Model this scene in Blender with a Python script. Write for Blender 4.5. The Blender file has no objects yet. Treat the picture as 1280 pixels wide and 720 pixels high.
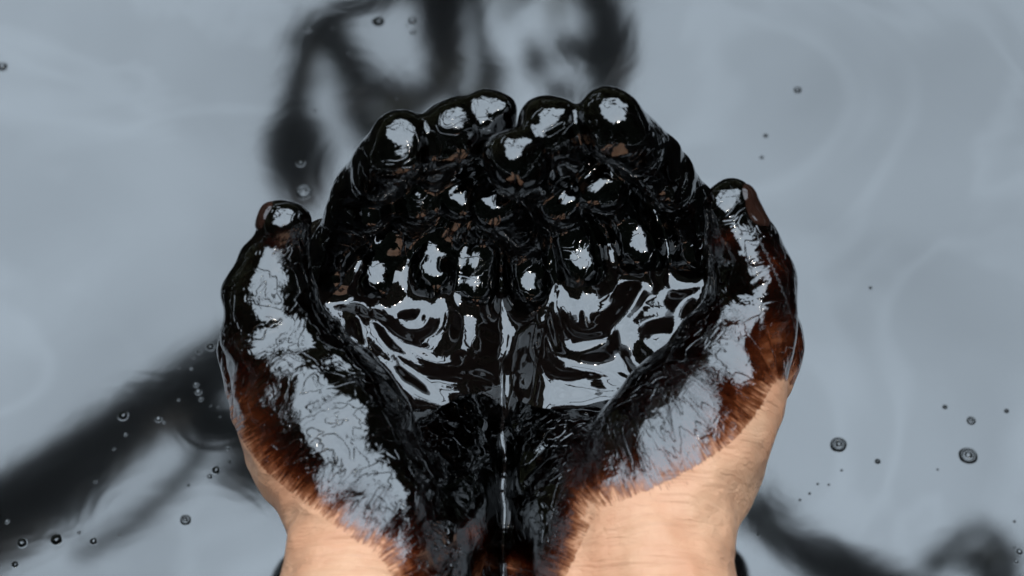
import bpy, bmesh, math, random
import numpy as np
from mathutils import Vector, Matrix
random.seed(7); rng = np.random.default_rng(7)
R = math.radians
sc = bpy.context.scene
COL = sc.collection

# ------------------------------------------------------------------ camera
TILT = R(30.0); DIST = 0.85; LENS = 85.0
C0 = np.array([0.0, 0.0, 0.09])
ZW = -0.055                         # level of the pond
UP = np.array([0.0, math.cos(TILT), math.sin(TILT)])
BK = np.array([0.0, -math.sin(TILT), math.cos(TILT)])
CAM = C0 + DIST * BK
cd = bpy.data.cameras.new('camera'); cam = bpy.data.objects.new('camera', cd); COL.objects.link(cam)
cam.location = CAM; cam.rotation_euler = (TILT, 0, 0)
cd.lens = LENS; cd.sensor_width = 36; cd.clip_start = 0.01; cd.clip_end = 500
cd.dof.use_dof = True; cd.dof.focus_distance = 0.872; cd.dof.aperture_fstop = 10.0
sc.camera = cam

# ------------------------------------------------------------------ sky, sun, exposure
SUN_EL, SUN_AZ = R(52), R(150)      # azimuth measured clockwise from +Y
w = bpy.data.worlds.new('World'); sc.world = w; w.use_nodes = True
nt = w.node_tree; nt.nodes.clear()
out = nt.nodes.new('ShaderNodeOutputWorld'); bg = nt.nodes.new('ShaderNodeBackground')
sky = nt.nodes.new('ShaderNodeTexSky'); sky.sky_type = 'NISHITA'; sky.sun_disc = False
sky.sun_elevation = SUN_EL; sky.sun_rotation = SUN_AZ; sky.dust_density = 3.0
tc = nt.nodes.new('ShaderNodeTexCoord'); mp = nt.nodes.new('ShaderNodeMapping')
mp.inputs['Scale'].default_value = (1, 1, 1.6)
nz = nt.nodes.new('ShaderNodeTexNoise'); nz.inputs['Scale'].default_value = 7.0
nz.inputs['Detail'].default_value = 5; nz.inputs['Distortion'].default_value = 1.2
cr = nt.nodes.new('ShaderNodeMapRange'); cr.inputs['From Min'].default_value = 0.3; cr.inputs['From Max'].default_value = 0.7
cr.inputs['To Min'].default_value = 0.86; cr.inputs['To Max'].default_value = 1.10
cl = nt.nodes.new('ShaderNodeMix'); cl.data_type = 'RGBA'; cl.blend_type = 'MULTIPLY'
cl.inputs[0].default_value = 1.0
cl.inputs[6].default_value = (11.0, 13.1, 15.1, 1)       # overcast cloud deck, in the sky texture's own units
mx = nt.nodes.new('ShaderNodeMix'); mx.data_type = 'RGBA'; mx.inputs[0].default_value = 0.9
L = nt.links.new
L(tc.outputs['Generated'], mp.inputs['Vector']); L(mp.outputs[0], nz.inputs['Vector'])
L(nz.outputs['Fac'], cr.inputs['Value']); L(cr.outputs[0], cl.inputs[7])
L(sky.outputs[0], mx.inputs[6]); L(cl.outputs[2], mx.inputs[7]); L(mx.outputs[2], bg.inputs['Color'])
bg.inputs['Strength'].default_value = 0.10
L(bg.outputs[0], out.inputs['Surface'])
sd = bpy.data.lights.new('sun', 'SUN'); sd.energy = 3.8; sd.angle = R(12); sd.color = (1.0, 0.93, 0.84)
so = bpy.data.objects.new('sun', sd); COL.objects.link(so)
sdir = Vector((math.sin(SUN_AZ)*math.cos(SUN_EL), math.cos(SUN_AZ)*math.cos(SUN_EL), math.sin(SUN_EL)))
so.rotation_euler = sdir.to_track_quat('Z', 'Y').to_euler(); so.location = (0, 0, 5)
vs = sc.view_settings; vs.view_transform = 'Standard'; vs.look = 'None'; vs.gamma = 1.0; vs.exposure = 1.64
vs.use_curve_mapping = False
sc.cycles.max_bounces = 8; sc.cycles.glossy_bounces = 5; sc.cycles.use_denoising = True

# ------------------------------------------------------------------ helpers
K = 36.0 / LENS / 1280.0
def ray(px, py):
    d = np.array([(px-640)*K, 0, 0]) + UP * (-(py-360)*K) - BK
    return d
def at(px, py, z):                       # photo pixel + real height above the oil -> point in the place
    d = ray(px, py); t = (z - CAM[2]) / d[2]
    return CAM + d * t
def dep(p): return float(np.dot(CAM - np.asarray(p), BK))
def rad(px_r, p): return px_r * K * dep(p)
def proj(P):                             # N x 3 -> photo coordinates
    v = P - CAM; de = -(v @ BK)
    return 640 + v[:, 0]/de/K, 360 - (v @ UP)/de/K

def tag(o, label=None, cat=None, group=None, kind=None):
    if label: o['label'] = label
    if cat: o['category'] = cat
    if group: o['group'] = group
    if kind: o['kind'] = kind
    return o
def link_mesh(name, me, mat=None, parent=None):
    o = bpy.data.objects.new(name, me); COL.objects.link(o)
    if mat: me.materials.append(mat)
    if parent: o.parent = parent
    return o
def np_mesh(name, V, Q, smooth=True):
    me = bpy.data.meshes.new(name)
    me.vertices.add(len(V)); me.vertices.foreach_set('co', np.ascontiguousarray(V, dtype=np.float32).ravel())
    n = Q.shape[1]
    me.loops.add(Q.size); me.loops.foreach_set('vertex_index', np.ascontiguousarray(Q, dtype=np.int32).ravel())
    me.polygons.add(len(Q))
    me.polygons.foreach_set('loop_start', np.arange(0, Q.size, n, dtype=np.int32))
    me.update(calc_edges=True); me.validate()
    if smooth: me.polygons.foreach_set('use_smooth', np.ones(len(me.polygons), dtype=bool))
    return me

def smin(a, b, k):
    h = np.maximum(k - np.abs(a-b), 0)/k
    return np.minimum(a, b) - h*h*k*0.25

def smooth_noise(P, wl, seed, n=9):
    r = np.random.default_rng(seed); s = 0
    for i in range(n):
        d = r.normal(size=3); d /= np.linalg.norm(d)
        f = 2*np.pi/(wl*r.uniform(0.7, 1.5)); ph = r.uniform(0, 6.28)
        s = s + np.sin((P[..., 0]*d[0] + P[..., 1]*d[1] + P[..., 2]*d[2])*f + ph)
    return s/math.sqrt(n)

class Field:
    def __init__(s, lo, hi, h):
        s.lo = np.array(lo, float); s.h = h
        s.n = np.ceil((np.array(hi)-s.lo)/h).astype(int)+1
        s.ax = [s.lo[i]+np.arange(s.n[i])*h for i in range(3)]
        s.F = np.full(s.n, 0.03, np.float32)
    def box(s, lo, hi):
        a = np.clip(np.floor((np.array(lo)-s.lo)/s.h).astype(int), 0, s.n)
        b = np.clip(np.ceil((np.array(hi)-s.lo)/s.h).astype(int)+1, 0, s.n)
        sl = tuple(slice(a[i], b[i]) for i in range(3))
        g = [s.ax[i][sl[i]].astype(np.float32) for i in range(3)]
        return sl, g[0][:, None, None], g[1][None, :, None], g[2][None, None, :]
def cone_in(F, a, ra, b, rb, k, target=None):
    a = np.asarray(a, float); b = np.asarray(b, float); m = max(ra, rb) + 0.016
    sl, X, Y, Z = F.box(np.minimum(a, b)-m, np.maximum(a, b)+m)
    T = F.F if target is None else target
    if T[sl].size == 0: return
    ba = b-a; L2 = float(ba@ba)+1e-12
    hh = np.clip(((X-a[0])*ba[0]+(Y-a[1])*ba[1]+(Z-a[2])*ba[2])/L2, 0, 1)
    d = np.sqrt((X-a[0]-ba[0]*hh)**2+(Y-a[1]-ba[1]*hh)**2+(Z-a[2]-ba[2]*hh)**2) - (ra+(rb-ra)*hh)
    T[sl] = smin(T[sl], d.astype(np.float32), k)

def surface_nets(F, lo, h):
    ins = F < 0
    nx, ny, nz_ = F.shape
    cnt = np.zeros((nx-1, ny-1, nz_-1), np.int8)
    for i in (0, 1):
        for j in (0, 1):
            for k in (0, 1):
                cnt += ins[i:nx-1+i, j:ny-1+j, k:nz_-1+k]
    act = (cnt > 0) & (cnt < 8)
    idx = -np.ones(act.shape, np.int32); C = np.argwhere(act); idx[act] = np.arange(len(C))
    S = np.zeros((len(C), 3)); N = np.zeros(len(C))
    off = [(i, j, k) for i in (0, 1) for j in (0, 1) for k in (0, 1)]
    for a in off:
        for ax in range(3):
            if a[ax]: continue
            b = list(a); b[ax] = 1
            fa = F[C[:, 0]+a[0], C[:, 1]+a[1], C[:, 2]+a[2]]; fb = F[C[:, 0]+b[0], C[:, 1]+b[1], C[:, 2]+b[2]]
            m = (fa < 0) != (fb < 0)
            t = np.where(m, fa/np.where(m, fa-fb, 1), 0)
            P = np.tile(np.array(a, float), (len(C), 1)); P[:, ax] += t
            S[m] += P[m]; N[m] += 1
    V = (C + S/N[:, None])*h + lo
    Qs = []
    for ax in range(3):
        u, v = (ax+1) % 3, (ax+2) % 3
        s0 = [slice(None)]*3; s1 = [slice(None)]*3; s0[ax] = slice(0, -1); s1[ax] = slice(1, None)
        A, B = ins[tuple(s0)], ins[tuple(s1)]
        E = np.argwhere(A != B)
        E = E[(E[:, u] > 0) & (E[:, v] > 0) & (E[:, u] < F.shape[u]-1) & (E[:, v] < F.shape[v]-1)]
        flip = ~A[E[:, 0], E[:, 1], E[:, 2]]
        q = []
        for du, dv in ((-1, -1), (0, -1), (0, 0), (-1, 0)):
            c = E.copy(); c[:, u] += du; c[:, v] += dv
            q.append(idx[c[:, 0], c[:, 1], c[:, 2]])
        q = np.stack(q, 1); q[flip] = q[flip][:, ::-1]; Qs.append(q)
    return V, np.concatenate(Qs)
def relax(V, Q, it=2, f=0.5):
    e = np.concatenate([Q[:, [i, (i+1) % 4]] for i in range(4)])
    for _ in range(it):
        S = np.zeros_like(V); n = np.zeros(len(V))
        for a, b in ((0, 1), (1, 0)):
            for c in range(3): S[:, c] += np.bincount(e[:, a], weights=V[e[:, b], c], minlength=len(V))
            n += np.bincount(e[:, a], minlength=len(V))
        V = V*(1-f) + f*S/np.maximum(n, 1)[:, None]
    return V

# ------------------------------------------------------------------ materials
class NT:
    def __init__(s, name):
        s.m = bpy.data.materials.new(name); s.m.use_nodes = True; s.t = s.m.node_tree
        s.b = s.t.nodes['Principled BSDF']; s.o = s.t.nodes['Material Output']
    def n(s, ty, **kw):
        x = s.t.nodes.new(ty)
        for k, v in kw.items(): setattr(x, k, v)
        return x
    def l(s, a, b): s.t.links.new(a, b)
    def math(s, op, a, b=None, c=None, clamp=False):
        x = s.n('ShaderNodeMath', operation=op, use_clamp=clamp)
        for i, v in enumerate((a, b, c)):
            if v is None: continue
            if isinstance(v, (int, float)): x.inputs[i].default_value = v
            else: s.l(v, x.inputs[i])
        return x.outputs[0]
    def noise(s, vec, scale, detail=3, rough=0.5, dist=0):
        x = s.n('ShaderNodeTexNoise'); x.inputs['Scale'].default_value = scale; x.inputs['Detail'].default_value = detail
        x.inputs['Roughness'].default_value = rough; x.inputs['Distortion'].default_value = dist
        s.l(vec, x.inputs['Vector']); return x.outputs['Fac']
    def vmap(s, vec, scale=(1, 1, 1), rot=(0, 0, 0)):
        x = s.n('ShaderNodeMapping'); x.inputs['Scale'].default_value = scale; x.inputs['Rotation'].default_value = rot
        s.l(vec, x.inputs['Vector']); return x.outputs[0]
    def ramp(s, v, a, b, c=0.0, d=1.0, smooth=True):
        x = s.n('ShaderNodeMapRange'); x.interpolation_type = 'SMOOTHSTEP' if smooth else 'LINEAR'
        for i, q in zip(('From Min', 'From Max', 'To Min', 'To Max'), (a, b, c, d)): x.inputs[i].default_value = q
        s.l(v, x.inputs['Value']); return x.outputs[0]
    def bump(s, h, strength, dist, normal=None):
        x = s.n('ShaderNodeBump'); x.inputs['Strength'].default_value = strength; x.inputs['Distance'].default_value = dist
        s.l(h, x.inputs['Height'])
        if normal: s.l(normal, x.inputs['Normal'])
        return x.outputs[0]

OIL_IOR = 1.85
def mat_pond():
    t = NT('pond_oil'); b = t.b
    b.inputs['Base Color'].default_value = (0.004, 0.004, 0.004, 1); b.inputs['Roughness'].default_value = 0.038
    b.inputs['IOR'].default_value = OIL_IOR
    g = t.n('ShaderNodeNewGeometry').outputs['Position']
    n1 = t.noise(g, 5.0, 1, 0.4, 0.4)
    N = t.bump(n1, 1.0, 0.0007)
    n2 = t.noise(t.vmap(g, (1, 1, 1)), 26.0, 2, 0.45, 1.5)
    N = t.bump(n2, 1.0, 0.00002, N)
    t.l(N, b.inputs['Normal'])
    vn = t.noise(g, 7.0, 3, 0.5, 1.3)
    vein = t.ramp(t.math('ABSOLUTE', t.math('SUBTRACT', vn, 0.5)), 0.0, 0.07, 0.055, 0.0)
    pool = t.ramp(t.noise(g, 4.5, 1, 0.4, 0.6), 0.40, 0.60, 0.0, 0.05)
    t.l(t.math('ADD', t.math('ADD', vein, pool), OIL_IOR-0.02), b.inputs['IOR'])
    return t.m
def mat_oil():
    t = NT('thick_oil'); b = t.b
    b.inputs['Base Color'].default_value = (0.004, 0.0025, 0.002, 1); b.inputs['Roughness'].default_value = 0.03
    b.inputs['IOR'].default_value = OIL_IOR
    g = t.n('ShaderNodeNewGeometry').outputs['Position']
    n1 = t.noise(g, 160, 2, 0.5, 0.8)
    t.l(t.bump(n1, 0.6, 0.00012), b.inputs['Normal'])
    return t.m
def mat_hand():
    t = NT('oiled_skin'); b = t.b
    g = t.n('ShaderNodeNewGeometry').outputs['Position']
    at_ = t.n('ShaderNodeAttribute', attribute_name='film'); film = at_.outputs['Fac']
    uv = t.n('ShaderNodeAttribute', attribute_name='flow').outputs['Vector']   # (along edge of the oil, away from it, 0) in metres
    streak = t.noise(t.vmap(uv, (1100, 110, 1)), 1.0, 4, 0.6, 0.3)
    blot = t.noise(g, 90, 5, 0.65, 1.0)
    fine = t.noise(g, 420, 3, 0.6, 0.5)
    # film thickness
    a = t.math('MULTIPLY_ADD', t.math('SUBTRACT', streak, 0.5), 2.6, film)
    a = t.math('MULTIPLY_ADD', t.math('SUBTRACT', blot, 0.5), 1.9, a)
    th = t.math('MAXIMUM', a, 0.0)
    wet = t.ramp(a, 0.05, 1.0)
    # skin colour
    sk = t.n('ShaderNodeMix', data_type='RGBA'); t.l(t.ramp(t.noise(g, 45, 4, 0.6), 0.25, 0.75), sk.inputs[0])
    sk.inputs[6].default_value = (0.64, 0.295, 0.16, 1); sk.inputs[7].default_value = (0.74, 0.41, 0.24, 1)
    sep = t.n('ShaderNodeSeparateColor'); t.l(sk.outputs[2], sep.inputs[0])
    comb = t.n('ShaderNodeCombineColor')
    for i, ab in enumerate((2.0, 2.75, 3.3)):
        e = t.math('POWER', 2.71828, t.math('MULTIPLY', th, -ab))
        t.l(t.math('MULTIPLY', sep.outputs[i], e), comb.inputs[i])
    t.l(comb.outputs[0], b.inputs['Base Color'])
    b.inputs['Subsurface Weight'].default_value = 0.0
    b.inputs['Roughness'].default_value = 0.5
    t.l(t.ramp(wet, 0, 1, 0.5, 0.6, False), b.inputs['Roughness'])
    t.l(t.ramp(wet, 0, 0.8, 0.35, 0.0, False), b.inputs['Specular IOR Level'])
    t.l(wet, b.inputs['Coat Weight']); b.inputs['Coat IOR'].default_value = OIL_IOR
    t.l(t.ramp(th, 0.1, 1.2, 0.12, 0.025), b.inputs['Coat Roughness'])
    # relief: skin grain under thin film, lumps of oil where thick
    vor = t.n('ShaderNodeTexVoronoi', feature='DISTANCE_TO_EDGE'); vor.inputs['Scale'].default_value = 260; t.l(g, vor.inputs['Vector'])
    crack = t.ramp(vor.outputs['Distance'], 0.0, 0.12)
    thin = t.ramp(th, 0.2, 3.4, 0.8, 0.05)
    wr = t.noise(t.vmap(g, (40, 330, 200)), 1.0, 3, 0.55, 0.6)
    dry = t.math('MULTIPLY_ADD', crack, 0.2, t.math('MULTIPLY', fine, 0.6))
    wr2 = t.noise(t.vmap(g, (9, 150, 70)), 1.0, 3, 0.6, 1.0)
    dry = t.math('MULTIPLY_ADD', wr, 0.9, dry)
    hgt = t.math('MULTIPLY', dry, thin); calm = t.ramp(film, 2.6, 4.6, 1.2, 0.2)
    N = t.bump(hgt, 0.5, 0.00025)
    N = t.bump(t.math('MULTIPLY', t.noise(g, 130, 2, 0.5, 1.0), calm), 0.85, 0.0007, N)
    rmix = t.n('ShaderNodeMix', data_type='FLOAT'); t.l(t.ramp(film, 2.9, 3.4), rmix.inputs[0])
    t.l(t.noise(t.vmap(uv, (150, 42, 1)), 1.0, 3, 0.55, 1.0), rmix.inputs[2]); t.l(t.noise(g, 70, 2, 0.5, 1.2), rmix.inputs[3])
    rn = rmix.outputs[0]
    ridge = t.ramp(t.math('ABSOLUTE', t.math('SUBTRACT', rn, 0.5)), 0.0, 0.02)
    N = t.bump(t.math('MULTIPLY', ridge, calm), 0.6, 0.0003, N)
    N = t.bump(t.math('MULTIPLY', streak, thin), 0.8, 0.0008, N)
    t.l(N, b.inputs['Coat Normal'])
    cre = t.noise(t.vmap(g, (16, 190, 110)), 1.0, 3, 0.5, 0.8)
    cre = t.ramp(t.math('ABSOLUTE', t.math('SUBTRACT', cre, 0.5)), 0.0, 0.03)
    dry = t.math('MULTIPLY_ADD', cre, 0.4, dry)
    t.l(t.bump(wr2, 0.6, 0.003, t.bump(dry, 0.5, 0.0005)), b.inputs['Normal'])
    return t.m
def mat_simple(name, col, rough=0.7, scale=20):
    t = NT(name); b = t.b; g = t.n('ShaderNodeNewGeometry').outputs['Position']
    m = t.n('ShaderNodeMix', data_type='RGBA'); t.l(t.noise(g, scale, 4), m.inputs[0])
    m.inputs[6].default_value = (*[c*0.6 for c in col], 1); m.inputs[7].default_value = (*[c*1.4 for c in col], 1)
    t.l(m.outputs[2], b.inputs['Base Color']); b.inputs['Roughness'].default_value = rough
    return t.m
M_POND = mat_pond(); M_OIL = mat_oil(); M_HAND = mat_hand()
M_NAIL = mat_simple('oiled_nail', (0.022, 0.009, 0.006), 0.07, 300)
M_LEAF = mat_simple('dark_leaves', (0.03, 0.04, 0.02), 0.8, 3)
M_BARK = mat_simple('dark_bark', (0.014, 0.012, 0.010), 0.9, 12)
M_BANK = mat_simple('bank_soil', (0.05, 0.04, 0.03), 0.95, 2)

# ------------------------------------------------------------------ oil pond, bank
def disc(name, r0, r1, z, seg, rings, mat):
    bm = bmesh.new(); rs = [r0+(r1-r0)*i/rings for i in range(rings+1)]
    prev = None
    for r in rs:
        if r == 0: cur = [bm.verts.new((0, 0, z))]
        else: cur = [bm.verts.new((r*math.cos(2*math.pi*i/seg), r*math.sin(2*math.pi*i/seg), z)) for i in range(seg)]
        if prev:
            for i in range(seg):
                j = (i+1) % seg
                if len(prev) == 1: bm.faces.new((prev[0], cur[i], cur[j]))
                else: bm.faces.new((prev[i], cur[i], cur[j], prev[j]))
        prev = cur
    me = bpy.data.meshes.new(name); bm.to_mesh(me); bm.free()
    return link_mesh(name, me, mat)
tag(disc('oil_surface', 0, 9, ZW, 64, 6, M_POND), kind='structure')
tag(disc('ground', 9, 60, 0.0, 64, 6, M_BANK), kind='structure')

# ------------------------------------------------------------------ hands
VX = 0.0008
def chain(F, pts, k, T=None):
    P = [(at(x, y, z), r) for x, y, z, r in pts]
    P = [(p, rad(r, p)) for p, r in P]
    for (a, ra), (b, rb) in zip(P[:-1], P[1:]): cone_in(F, a, ra, b, rb, k, T)

def build_field(spec, lo, hi):
    F = Field(lo, hi, VX)
    for pts, k in spec['body']: chain(F, pts, k)
    done = []
    for pts in spec['fingers']:
        T = np.full(F.n, 0.03, np.float32)
        # joints, with a fleshy pad between every two of them
        n = len(pts)
        for q, (a, b) in enumerate(zip(pts[:-1], pts[1:])):
            chain(F, [a[:3]+(a[3]*0.95,), b[:3]+(b[3]*(0.95 if q < n-2 else 1.0),)], 0.003, T)
            # the fleshy pad hangs out on the palm side, between two creases
            if q < n-2: continue
            w0, w1 = (.66, .40) if q < n-2 else (.48, .15)
            P0, P1 = [at(*[a[i]*w+b[i]*(1-w) for i in range(3)]) for w in (w0, w1)]
            o = PADS[min(q, 3)]
            r0, r1 = [rad((a[3]*w+b[3]*(1-w))*0.95, P) for w, P in ((w0, P0), (w1, P1))]
            cone_in(F, P0+o, r0, P1+o, r1, 0.0022, T)
        for px, py, pz, pr in MID[spec['side']][len(done)]:
            pc = at(px, py, pz); cone_in(F, pc, rad(pr, pc), pc+np.array([0, .005, -.0006]), rad(pr, pc), 0.0025, T)
        px, py, pz, pr = PROX[spec['side']][len(done)]; pc = at(px, py, pz); done.append(1)
        cone_in(F, pc+np.array([0, .0045, .0012]), rad(pr, pc), pc+np.array([0, -.0045, -.0012]), rad(pr*.95, pc), 0.0025, T)
        F.F[...] = np.where((F.F < 0.02) & (T < 0.02), smin(F.F, T, 0.003), np.minimum(F.F, T))
    return F

PADS = {1: np.array([0, -.0030, .0048]), 2: np.array([0, -.0052, .0012]), 3: np.array([0, -.0036, .0008])}
PROX = {'l': [(412,336,.079,34),(474,333,.080,36),(541,330,.0805,37),(594,342,.078,31)],
        'r': [(866,303,.0825,38),(800,300,.0825,41),(725,315,.081,40),(664,345,.078,33)]}
MID = {'l': [[(460,266,.110,29)], [(521,252,.110,33)], [(574,248,.112,31)], []],
       'r': [[(836,233,.117,32)], [(754,236,.117,37)], [(697,254,.112,34)], [(621,260,.114,34)]]}
LEFT = dict(side='l',
  body=[
    ([(437,760,.088,86),(452,1000,.115,100),(420,1500,.19,125)], .004),
    ([(530,765,.076,64),(525,1000,.10,90),(480,1500,.19,125)], .012),
    ([(465,650,.086,96),(403,530,.090,84),(362,455,.096,66)], .025),
    ([(362,455,.096,62),(338,405,.104,50),(336,370,.108,47),(345,325,.114,38)], .010),
    ([(345,325,.115,38),(351,303,.119,32),(356,280,.125,32)], .004),
    ([(345,510,.058,56),(335,440,.055,52),(385,360,.062,48)], .012),
    ([(470,640,.06,90),(400,440,.050,50),(425,370,.060,42)], .012),
    ([(500,640,.06,80),(480,440,.046,50),(480,380,.058,42)], .012),
    ([(530,640,.06,80),(545,440,.046,50),(540,385,.058,42)], .012),
    ([(560,640,.065,72),(598,450,.050,44),(590,395,.058,38)], .012),
    ([(530,780,.077,64),(545,660,.074,56),(570,560,.062,44)], .012),
    ([(584,780,.060,46),(588,660,.058,42),(596,560,.050,36)], .008),
    ([(612,800,.048,32),(614,660,.046,30)], .006),
  ],
  fingers=[
    [(395,405,.060,38),(406,362,.073,37),(421,306,.089,33),(453,238,.112,37),(501,180,.140,42)],
    [(470,405,.058,38),(474,362,.073,37),(503,276,.091,34),(541,214,.116,36),(567,160,.141,41)],
    [(541,405,.058,38),(540,362,.073,37),(564,272,.091,33),(595,200,.116,32),(615,143,.142,33)],
    [(594,410,.056,34),(590,372,.071,31),(608,286,.089,27),(628,225,.108,26),(636,185,.126,25)],
  ])
RIGHT = dict(side='r',
  body=[
    ([(842,770,.088,88),(850,1000,.115,105),(900,1500,.19,125)], .004),
    ([(726,765,.076,64),(745,1000,.10,90),(840,1500,.19,125)], .012),
    ([(800,660,.086,96),(850,560,.090,86),(908,465,.096,74)], .025),
    ([(908,465,.096,66),(938,395,.104,50),(940,345,.112,50)], .010),
    ([(940,345,.112,48),(928,300,.120,38),(913,258,.129,34)], .006),
    ([(928,470,.058,58),(942,430,.055,54),(890,350,.062,48)], .012),
    ([(800,650,.06,90),(880,430,.050,50),(855,360,.060,42)], .012),
    ([(770,640,.06,80),(795,430,.046,52),(800,370,.060,42)], .012),
    ([(740,640,.06,80),(728,430,.046,52),(728,380,.060,42)], .012),
    ([(700,640,.065,72),(665,450,.050,44),(668,405,.058,38)], .012),
    ([(726,780,.077,64),(712,660,.074,56),(686,560,.062,44)], .012),
    ([(672,780,.060,46),(668,660,.058,42),(660,560,.050,36)], .008),
    ([(644,800,.048,32),(642,660,.046,30)], .006),
  ],
  fingers=[
    [(885,375,.060,40),(868,330,.075,38),(858,258,.096,34),(814,200,.126,38),(764,153,.151,43)],
    [(806,390,.058,38),(802,332,.074,38),(772,246,.095,35),(722,192,.124,37),(687,157,.147,41)],
    [(728,400,.058,38),(727,350,.074,40),(706,262,.093,34),(674,222,.119,36),(645,197,.147,41)],
    [(670,410,.056,34),(666,372,.071,32),(655,296,.090,29),(629,250,.112,31)],
  ])
LO = (-0.125, -0.30, 0.0); HI = (0.125, 0.075, 0.19)
Fl = build_field(LEFT, (LO[0], LO[1], LO[2]+.01), (0.03, HI[1], HI[2]))
Fr = build_field(RIGHT, (-0.03, LO[1], LO[2]+.01), (HI[0], HI[1], HI[2]))

# edge of the oil on the skin, as points in the place, and thin patches of the film
PX = 0.00028
def edge_poly(pts):
    p = np.array(pts, float)
    for _ in range(3):                     # round the corners
        p = np.vstack([p[:1]] + [np.stack([a*.75+b*.25, a*.25+b*.75]) for a, b in zip(p[:-1], p[1:])] + [p[-1:]])
    return p*[PX, -PX]
EDGE_L = edge_poly([(150,380),(230,470),(283,520),(325,585),(375,625),(430,668),(470,690),(500,735),(520,900),(480,1600)])
EDGE_R = edge_poly([(1120,380),(1030,470),(998,488),(972,468),(945,520),(912,556),(862,588),(808,614),(745,640),(722,690),(700,735),(680,900),(700,1600)])
def film_attr(V, E, side, spots):
    fade = 0.014 if side > 0 else 0.019
    x, y = proj(V); P = np.stack([x*PX, -y*PX], 1); best = np.full(len(P), 1e9); sd_ = np.zeros(len(P)); tt = np.zeros(len(P)); acc = 0
    for a, b in zip(E[:-1], E[1:]):
        ab = b-a; L2 = ab@ab; h = np.clip(((P-a)@ab)/L2, 0, 1); d = P-a-h[:, None]*ab
        dist = np.sqrt((d**2).sum(1)); cr_ = ab[0]*(P[:, 1]-a[1])-ab[1]*(P[:, 0]-a[0])
        m = dist < best; best[m] = dist[m]; sd_[m] = (np.sign(cr_)*dist)[m]*side
        tt[m] = (acc+h*math.sqrt(L2))[m]; acc += math.sqrt(L2)
    far = np.array([(2500, 1600), (2500, -900), (150, -900)] if side > 0 else [(-1200, 1600), (-1200, -900), (1120, -900)], float)*[PX, -PX]
    poly = np.vstack([E, far]); ins = np.zeros(len(P), bool)
    for a, b in zip(poly, np.roll(poly, -1, 0)):
        ins ^= ((a[1] > P[:, 1]) != (b[1] > P[:, 1])) & (P[:, 0] < (b[0]-a[0])*(P[:, 1]-a[1])/(b[1]-a[1]+1e-12)+a[0])
    sd_ = np.where(ins, best, -best)
    f = np.where(sd_ > 0, 3.5*(1-np.exp(-(np.maximum(sd_,0)/fade)**1.3))+0.50, sd_*105-0.10)
    f = f + 2.2*np.exp(-np.maximum(np.hypot((x-632)/235, (y-362)/165)-0.78, 0)**2/0.02)*(sd_ > 0)
    f = f + 1.3*np.exp(-np.maximum(np.hypot((x-626)/95, (y-610)/150)-0.6, 0)**2/0.05)*(sd_ > 0.004)
    for sx, sy, r, am in spots:
        f = f - am*np.exp(-((x-sx)**2+(y-sy)**2)/(r*r))
    return f, tt, sd_
SP_L = [(345,305,22,1.9),(330,470,60,.9),(420,640,60,.5),(520,690,60,.7),(330,360,30,.8),(596,668,26,3.6),(500,215,22,.7)]
SP_R = [(962,330,34,1.9),(985,410,36,1.0),(905,300,26,1.7),(930,400,30,1.1),(735,620,50,.7),(870,480,60,.6),(638,706,20,3.4),(760,230,22,.5)]
def hand_object(F, E, side, spots, nseed):
    X, Y, Z = np.meshgrid(*F.ax, indexing='ij', sparse=True)
    P = None
    S = 0
    band = np.abs(F.F) < 0.004
    I = np.argwhere(band); PP = I*F.h+F.lo
    nn = smooth_noise(PP, 0.017, nseed)*0.0006 + smooth_noise(PP, 0.006, nseed+1)*0.00006
    F.F[band] += nn.astype(np.float32)
    V, Q = surface_nets(F.F, F.lo, F.h)
    V = relax(V, Q, 2, 0.5)
    me = np_mesh('hand', V, Q)
    f, tt, s = film_attr(V, E, side, spots)
    a = me.attributes.new('film', 'FLOAT', 'POINT'); a.data.foreach_set('value', f.astype(np.float32))
    a = me.attributes.new('flow', 'FLOAT_VECTOR', 'POINT'); a.data.foreach_set('vector', np.stack([tt, s, np.zeros_like(s)], 1).astype(np.float32).ravel())
    return link_mesh('hand', me, M_HAND)
hl = hand_object(Fl, EDGE_L, 1, SP_L, 5)
tag(hl, 'left of two cupped oily hands, bare skin only low on its left side', 'hand', 'pair of cupped hands held out together')
hr = hand_object(Fr, EDGE_R, -1, SP_R, 15)
tag(hr, 'right of two cupped oily hands, with thumb nail showing and broad bare wrist', 'hand', 'pair of cupped hands held out together')

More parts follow.
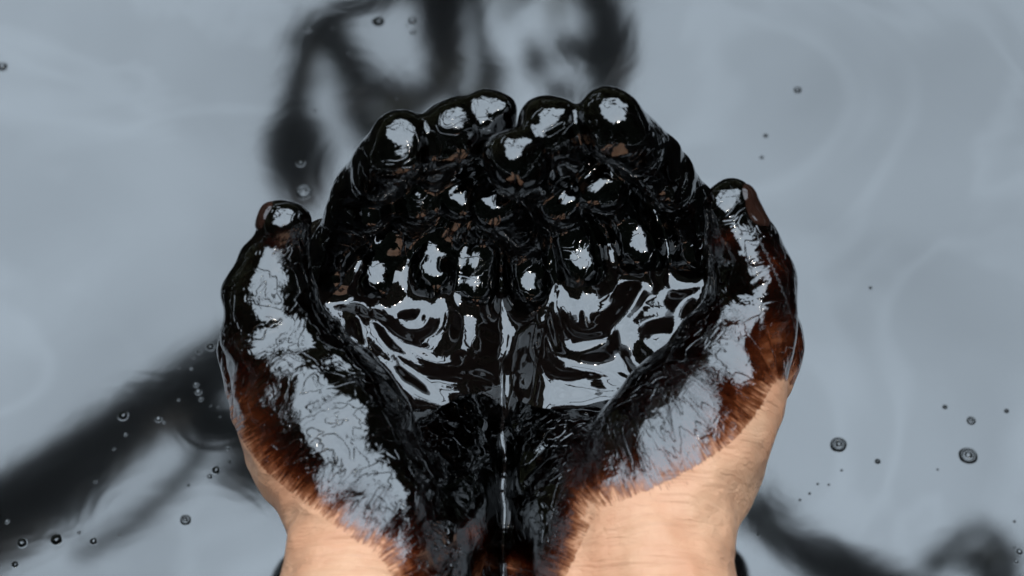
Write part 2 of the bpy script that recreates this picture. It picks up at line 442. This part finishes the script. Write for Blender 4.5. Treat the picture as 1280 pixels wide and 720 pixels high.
# ------------------------------------------------------------------ oil held in the hands
def pool():
    lo = np.array([-0.085, -0.16, 0.045]); hi = np.array([0.085, 0.07, 0.125]); h = VX
    lo = Fl.lo + np.round((lo-Fl.lo)/h)*h
    F = Field(lo, hi, h)
    def sample(G):
        o = np.round((F.lo-G.lo)/h).astype(int); res = np.full(F.n, 0.03, np.float32)
        a = np.maximum(o, 0); b = np.minimum(o+F.n, G.n)
        res[tuple(slice(a[i]-o[i], b[i]-o[i]) for i in range(3))] = G.F[tuple(slice(a[i], b[i]) for i in range(3))]
        return res
    U = smin(sample(Fl), sample(Fr), 0.0035) + 0.0005
    X, Y, Z = [F.ax[0][:, None, None], F.ax[1][None, :, None], F.ax[2][None, None, :]]
    # sagging, slowly flowing surface
    xx, yy = F.ax[0][:, None], F.ax[1][None, :]
    P2 = np.stack(np.broadcast_arrays(xx, yy, 0*xx), -1)
    wv = smooth_noise(P2, 0.040, 31)*0.009
    Pw = P2 + np.stack([wv, np.roll(wv, 7, 0), 0*wv], -1)
    k0 = DIST*K
    U_ = 640 + xx/k0; W_ = 360 - (yy*math.cos(TILT) - .01*math.sin(TILT))/k0      # the held oil as laid out over the palms
    sm = lambda a, b, q: np.clip((q-a)/(b-a), 0, 1)**2*(3-2*np.clip((q-a)/(b-a), 0, 1))
    U2 = U_ + 9*np.sin(W_/37.0)
    lev = 0.0805 + 0.0017*smooth_noise(Pw, 0.024, 33) + 0.00045*smooth_noise(Pw, 0.012, 34)
    lev = lev - 0.013*np.exp(-((U2-628)/46)**2)
    dip = np.where(U_ < 628, 366+0.10*(600-U_), 352+0.12*(U_-720)*-1)
    lev = lev - 0.0020*np.exp(-((W_-dip+6*np.sin(U_/21.0))/15)**2)*sm(30, 70, np.abs(U_-628))
    lev = lev + 0.0050*sm(360, 290, W_ + 7*np.sin(U_/17.0) + 5*np.sin(U_/7.3)) - 0.016*sm(440, 600, W_ + 9*np.sin(U_/24.0+1) + np.where(U_ > 628, 0.28*(U_-680), -0.16*(560-U_)))
    slab = Z - lev[:, :, None]
    cut = np.array([at(x, y, .08)[:2] for x, y in [(385,290),(385,430),(450,490),(540,570),(625,660),(700,570),(780,490),(872,430),(885,290),(720,240),(560,250)]])
    # distance outside of the footprint polygon
    d = np.full((F.n[0], F.n[1]), 1e9); ins = np.zeros((F.n[0], F.n[1]), bool)
    for a, b in zip(cut, np.roll(cut, -1, 0)):
        ab = b-a; hh = np.clip(((xx-a[0])*ab[0]+(yy-a[1])*ab[1])/(ab@ab), 0, 1)
        d = np.minimum(d, np.hypot(xx-a[0]-hh*ab[0], yy-a[1]-hh*ab[1]))
        c = ((a[1] > yy) != (b[1] > yy)) & (xx < (b[0]-a[0])*(yy-a[1])/(b[1]-a[1]+1e-12)+a[0]); ins ^= c
    d = np.where(ins, -d, d)
    slab = np.maximum(slab, d[:, :, None])
    slab = np.maximum(slab, 0.052-Z)
    F.F = smin(U, slab.astype(np.float32), 0.0075)
    V, Q = surface_nets(F.F, F.lo, F.h); V = relax(V, Q, 3, 0.5)
    return link_mesh('held_oil', np_mesh('held_oil', V, Q), M_OIL)
tag(pool(), 'thick glossy black oil pooled in the two cupped palms between the thumbs', 'oil')

# ------------------------------------------------------------------ nails
def fsample(G, p):
    q = (np.asarray(p)-G.lo)/G.h; i0 = np.floor(q).astype(int); f = q-i0; v = 0
    for a in (0, 1):
        for b in (0, 1):
            for c in (0, 1):
                v += G.F[i0[0]+a, i0[1]+b, i0[2]+c]*(f[0] if a else 1-f[0])*(f[1] if b else 1-f[1])*(f[2] if c else 1-f[2])
    return v
def nail(parent, G, c, n, u, wd, ln):       # a curved plate lying on the thumb
    n = np.array(n, float); n /= np.linalg.norm(n); u = np.array(u, float); u -= n*(u@n); u /= np.linalg.norm(u); s = np.cross(u, n)
    bm = bmesh.new(); rows = []
    for i in range(13):
        row = []
        for j in range(15):
            a = -1+2*i/12; b = -1+2*j/14
            ww = wd*(max(0, 1-abs(b)**3.5)**.5*0.97+0.03)
            p = c + s*a*ww + u*b*ln + n*.016
            mv = 0.0
            while mv < .0215:
                d = fsample(G, p)
                if d < 0.0002: break
                p = p - n*max(d*.6, .0001); mv += max(d*.6, .0001)
            edge = max(abs(a)**6, abs(b)**6)
            row.append(bm.verts.new(p + n*(0.0009*(1-edge) - 0.0001)))
        rows.append(row)
    for i in range(12):
        for j in range(14): bm.faces.new((rows[i][j], rows[i+1][j], rows[i+1][j+1], rows[i][j+1]))
    for f in bm.faces: f.smooth = True
    me = bpy.data.meshes.new('thumb_nail'); bm.to_mesh(me); bm.free()
    return link_mesh('thumb_nail', me, M_NAIL, parent)

# ------------------------------------------------------------------ bubbles
def bubble_mesh(kind, seed):
    r = random.Random(seed); bm = bmesh.new(); seg = 24
    if kind == 'open':      # low dome sitting in a raised ring of oil
        prof = [(1.5,0.0),(1.38,.05),(1.3,.14),(1.22,.33),(1.12,.48),(0.98,.42),(0.86,.25),(0.72,.22),(0.5,.42),(0.25,.54),(0,.58)]
    else:
        prof = [(1.45,0.0),(1.25,.04),(1.1,.15),(1.03,.30),(0.98,.52),(0.84,.74),(0.62,.90),(0.34,.98),(0,1.0)]
    ox = r.uniform(-.2, .2)
    rings = []
    for rr, z in prof:
        if rr == 0: rings.append([bm.verts.new((ox*0.3, 0, z))]); continue
        rings.append([bm.verts.new((rr*math.cos(6.28318*i/seg)*(1+.06*math.sin(2*6.28318*i/seg+seed)), rr*math.sin(6.28318*i/seg), z if z < .05 else z*(1+.12*math.cos(6.28318*i/seg+seed)))) for i in range(seg)])
    for a, b in zip(rings[:-1], rings[1:]):
        for i in range(seg):
            j = (i+1) % seg
            if len(b) == 1: bm.faces.new((a[i], a[j], b[0]))
            else: bm.faces.new((a[i], a[j], b[j], b[i]))
    for f in bm.faces: f.smooth = True
    me = bpy.data.meshes.new('bubble'); bm.to_mesh(me); bm.free(); me.materials.append(M_OILB)
    return me
tb = NT('bubble_oil'); tb.b.inputs['Base Color'].default_value = (.004, .004, .004, 1); tb.b.inputs['Roughness'].default_value = .02; tb.b.inputs['IOR'].default_value = 1.85
M_OILB = tb.m
MESH = {k: [bubble_mesh(k, s) for s in range(4)] for k in ('open', 'dome')}
G1 = 'small bubbles on the oil beside the left hand'
G2 = 'small bubbles on the oil right of the wrist'
G3 = 'small bubbles on the oil above the hands'
BUB = [
 (1048,556,9,'open','larger ringed bubble on the grey oil nearest the right wrist',None),
 (1210,570,10,'open','larger ringed bubble far right, the lower of a vertical pair',None),
 (1214,526,5,'open','small ringed bubble just above the larger far right one',None),
 (1181,509,3,'dome','tiny bubble up and left of the far right pair',None),
 (1258,514,3,'dome','tiny bubble up and right of the far right pair',None),
 (1097,577,3.4,'dome','tiny dark bubble between the two larger ringed bubbles',None),
 (1172,587,1.4,'dome','',G2),(1052,588,1.6,'dome','',G2),(1022,605,1.5,'dome','',G2),(1036,606,1.5,'dome','',G2),(1012,617,1.6,'dome','',G2),(1000,625,1.6,'dome','',G2),(948,668,2.4,'dome','',G2),(1088,360,2.0,'dome','',G2),
 (1274,690,4,'dome','upper bubble of the cluster at the lower right edge',None),(1268,684,2,'dome','',G2),(1270,702,3,'dome','',G2),(1268,652,1.8,'dome','',G2),
 (232,650,6,'open','single ringed bubble on grey oil below the dark streak at left',None),
 (71,675,7,'dome','largest round bubble on the lower edge of the dark streak',None),
 (28,679,6,'dome','bubble at far left in the dark streak, left of the largest',None),
 (19,706,4,'dome','dark bubble nearest the bottom left corner',None),
 (117,677,4.5,'dome','dark bubble right of the largest round one at lower left',None),
 (9,652,3,'dome','small bright bubble in the dark streak at the left edge',None),
 (150,669,2.2,'dome','',G1),(99,666,2.2,'dome','',G1),(119,602,2.4,'dome','',G1),(142,561,2.2,'dome','',G1),(236,607,1.8,'dome','',G1),
 (154,520,6,'dome','bright bubble on the upper edge of the dark streak',None),
 (198,524,4.2,'dome','bubble in the dark streak right of the bright one',None),
 (205,528,2.2,'dome','',G1),(157,543,2.4,'dome','',G1),(223,500,2.0,'dome','',G1),(224,460,1.8,'dome','',G1),(242,447,2.4,'dome','',G1),
 (263,434,5,'dome','dark bubble topmost of the line running to the left hand',None),
 (249,440,3.2,'dome','',G1),(239,461,2.2,'dome','',G1),(245,481,3.4,'dome','',G1),(248,490,4,'dome','brightest bubble of the cluster beside the left hand',None),(251,499,3,'dome','',G1),(263,507,1.6,'dome','',G1),(272,508,1.6,'dome','',G1),(275,521,1.5,'dome','',G1),
 (270,588,5,'dome','dark bubble by the left wrist at the mouth of the streak',None),(262,596,3,'dome','',G1),(285,560,3,'dome','',G1),(286,577,3,'dome','',G1),
 (380,240,9,'open','largest bubble above the hands, just left of the left index finger',None),
 (376,204,5,'dome','bright bubble in the dark reflection above the left thumb',None),
 (385,37,4.5,'dome','lone bubble at upper left above the dark reflection',None),
 (473,28,7,'dome','larger bubble near the top edge over the left hand',None),
 (515,27,5,'dome','upper bubble of the close pair at the top edge',None),
 (516,41,3.6,'dome','lower bubble of the close pair at the top edge',None),
 (623,97,2,'dome','',G3),(395,138,2,'dome','',G3),(435,66,1.6,'dome','',G3),(415,35,1.4,'dome','',G3),(508,32,1.4,'dome','',G3),(496,123,1.5,'dome','',G3),
 (3,84,6,'dome','bubble cut by the left edge of the photo near the top',None),
 (997,113,4.6,'dome','dark bubble on clear grey oil right of the fingers',None),
 (957,170,2.8,'dome','upper of two tiny bubbles over the right thumb',None),
 (952,197,2.4,'dome','lower of two tiny bubbles over the right thumb',None),
]
LAB = {G1: 'tiny bubble scattered by the dark streak at the left of the hands', G2: 'tiny bubble scattered on the grey oil right of the wrist', G3: 'tiny bubble scattered on the oil above the fingers'}
for i, (x, y, r, kind, lab, grp) in enumerate(BUB):
    p = at(x, y, ZW); o = bpy.data.objects.new('bubble', MESH[kind][i % 4]); COL.objects.link(o)
    s = rad(r, p)*0.78; o.scale = (s, s, s*1.05); o.location = (p[0], p[1], ZW+0.00005); o.rotation_euler = (0, 0, (i*2.4) % 6.28)
    if not lab:
        lab = LAB[grp]
        if grp == G1:
            lab = 'tiny bubble along the far end of the dark streak at left' if x < 165 else \
                  'tiny bubble in the cluster close beside the left hand' if x > 236 else 'tiny bubble midway along the dark streak at left'
            grp = grp + (', far end' if x < 165 else ', close cluster' if x > 236 else ', middle')
        if grp == G2:
            lab = 'tiny bubble in the slanting row below the larger ringed bubble' if y > 580 and x < 1060 and x > 990 else \
                  'tiny bubble by the cluster at the lower right edge' if x > 1200 else \
                  {948: 'lone tiny bubble close by the right wrist', 1088: 'lone tiny bubble on clear oil right of the right thumb'}.get(x, 'tiny bubble left of the larger far right ringed bubble')
            grp = grp + (', slanting row' if 990 < x < 1060 else ', right edge' if x > 1200 else ', loners')
        if grp == G3:
            lab = {623: 'tiny bubble just over the middle fingertips', 395: 'tiny bubble left of the fingers, above the bright one', 435: 'tiny bubble inside the ring shaped reflection above the left hand', 415: 'tiny bubble right of the lone upper left one', 508: 'speck of a bubble touching the close pair at the top edge', 496: 'tiny bubble just above the left index fingertip'}[x]
    tag(o, lab, 'bubble', grp or 'bubbles standing on the oil surface')

# ------------------------------------------------------------------ unseen trees, added and shaped to give the oil its dark reflections
def tube(pts, seg=10):
    V = []; Q = []; P = [np.array(p[:3]) for p in pts]
    for i, p in enumerate(P):
        t = P[min(i+1, len(P)-1)]-P[max(i-1, 0)]; t /= np.linalg.norm(t)
        a = np.cross(t, [0.3, 0.2, 1.0]); a /= np.linalg.norm(a); b = np.cross(t, a)
        for k in range(seg):
            an = 2*math.pi*k/seg; V.append(p+(a*math.cos(an)+b*math.sin(an))*pts[i][3])
    for i in range(len(P)-1):
        for k in range(seg):
            k2 = (k+1) % seg; Q.append((i*seg+k, i*seg+k2, (i+1)*seg+k2, (i+1)*seg+k))
    return np.array(V), np.array(Q)
def spline(pts, n=8):
    P = np.array(pts, float); P = np.vstack([2*P[0]-P[1], P, 2*P[-1]-P[-2]]); out_ = []
    for i in range(1, len(P)-2):
        for t in np.linspace(0, 1, n, endpoint=False):
            out_.append(.5*((2*P[i])+(-P[i-1]+P[i+1])*t+(2*P[i-1]-5*P[i]+4*P[i+1]-P[i+2])*t*t+(-P[i-1]+3*P[i]-3*P[i+1]+P[i+2])*t**3))
    out_.append(P[-2]); return out_
def above(px, py, z):      # where something at height z stands whose reflection is seen at this spot of the oil
    q = at(px, py, ZW); d = ray(px, py).copy(); d[2] = -d[2]; return q + d*(z/d[2])
TREES = [
 ('added dark tree, its limbs shaped to give the blurred black reflection at top and left of the oil', (-6.2, 9.5),
  [(0,0,.42),(.1,4,.34),(-.2,8,.28),(.1,11,.15)], [
  (8.0, 'side', [(-160,760,60),(-60,690,56),(40,638,50),(110,582,44),(180,524,40),(245,480,40),(310,425,34)]),
  (8.1, None, [(200,505,30),(240,530,36),(300,545,34),(350,560,26)]),
  (7.9, None, [(90,700,8),(170,655,11),(225,610,11),(262,560,12)]),
  (8.1, None, [(275,600,12),(320,603,26),(390,610,20)]),
  (8.0, 'top', [(520,-130,46),(543,-50,40),(548,20,38),(550,75,30),(528,120,18),(470,105,15),(445,128,16),(462,180,12)]),
  (7.9, 'top', [(560,-110,24),(500,-10,20),(430,25,22),(392,80,20),(382,135,22),(384,190,46),(394,250,26)]),
  (8.1, 'top', [(590,-100,16),(596,0,14),(604,60,12),(625,120,12)]),
  (7.9, 'top', [(660,-130,30),(735,-20,26),(764,40,26),(758,90,20),(735,130,12)]),
 ], [(690,50,80,16),(420,75,50,14),(490,150,45,22),(575,120,40,16),(745,70,35,22)]),
 ('second added dark tree, its branch shaped to give the blurred black reflection at lower right', (7.0, 1.5),
  [(0,0,.40),(-.1,4,.33),(.2,7.5,.28),(0,10.5,.15)], [
  (8.0, 'side', [(925,640,10),(980,668,24),(1030,698,34),(1100,742,42),(1200,810,50),(1320,850,60)]),
  (8.1, None, [(1150,700,5),(1185,672,8),(1225,664,10),(1258,700,12),(1262,790,14)]),
 ], [(960,650,30,10),(1215,700,45,10)]),
]
for lab, (tx, ty), trunk, limbs, sprays in TREES:
    tree = bpy.data.objects.new('added_tree', None); COL.objects.link(tree); tree.location = (tx, ty, 0)
    tag(tree, lab, 'tree')
    def part_tube(name, pts):
        V, Q = tube(pts); V = V - np.array([tx, ty, 0]); return link_mesh(name, np_mesh(name, V, Q), M_BARK, tree)
    part_tube('trunk', [tuple(p) for p in spline([(tx+a, ty, z, r) for a, z, r in trunk])])
    for z, root, pts in limbs:
        pp = []
        for i, (x, y, r) in enumerate(pts):
            p = above(x, y, z + .2*math.sin(i*2.1)); D = dep(at(x, y, ZW)) + (p[2]/math.cos(TILT))
            pp.append((*p, r*K*D))
        if root:
            j = (tx, ty, 7.4, pp[0][3]*1.2) if root == 'top' or tx < 0 else (tx, ty, 7.2, pp[-1][3]*1.2)
            pp = [j]+pp if tx < 0 else pp+[j]
        part_tube('limb', [tuple(q) for q in spline(pp)])
    Cs = []
    for (x, y, r, n) in sprays:  # leaf sprays added to make the soft grey parts of the reflection
        for _ in range(n):
            a = random.uniform(0, 6.28); q = r*math.sqrt(random.random())
            Cs.append(above(x+q*math.cos(a), y+q*math.sin(a), random.uniform(7.7, 8.3)))
    C = np.array(Cs)-[tx, ty, 0]; n = len(C)
    a = rng.normal(size=(n, 3)); a /= np.linalg.norm(a, axis=1)[:, None]; b = np.cross(a, rng.normal(size=(n, 3))); b /= np.linalg.norm(b, axis=1)[:, None]
    sz = rng.uniform(.06, .12, n)[:, None]
    V = np.stack([C-a*sz, C-b*sz*.7, C+a*sz, C+b*sz*.7], 1).reshape(-1, 3)
    tag(link_mesh('leaves', np_mesh('leaves', V, np.arange(4*n).reshape(-1, 4), False), M_LEAF, tree), kind='stuff')

# the wood all round the pond, open above it and ahead
def wood():
    N = 170000
    az = rng.uniform(0, 2*np.pi, N); el = rng.uniform(0, 1, N)**0.9
    top = WOOD_TOP(az)
    rr = rng.uniform(9.5, 13, N)
    h = el*top*rr
    C = np.stack([np.sin(az)*rr, np.cos(az)*rr, h], 1)
    a = rng.normal(size=(N, 3)); a /= np.linalg.norm(a, axis=1)[:, None]
    b = np.cross(a, rng.normal(size=(N, 3))); b /= np.linalg.norm(b, axis=1)[:, None]
    s = rng.uniform(.14, .36, N)[:, None]
    V = np.stack([C-a*s, C-b*s*.6, C+a*s, C+b*s*.6], 1).reshape(-1, 3)
    return np_mesh('wood', V, np.arange(4*N).reshape(-1, 4), False)
def WOOD_TOP(az):
    # tan(elevation) of the tree tops seen from the pond
    base = 0.80 + 0.75*np.sin(az/2)**2
    return base*(1+.08*np.sin(az*5+1)+.06*np.sin(az*11+2)+.05*np.sin(az*23))
tag(link_mesh('woodland', wood(), M_LEAF), 'dark leafy woodland ringing the oil pond, seen only as black in reflections', 'woodland', kind='stuff')

# thumb nails last
nail(hr, Fr, at(914, 262, .127), (.86, -.10, .50), (-.10, .75, .65), .0052, .0080)
nail(hl, Fl, at(354, 276, .124), (-.80, -.10, .60), (.10, .75, .65), .0042, .0055)
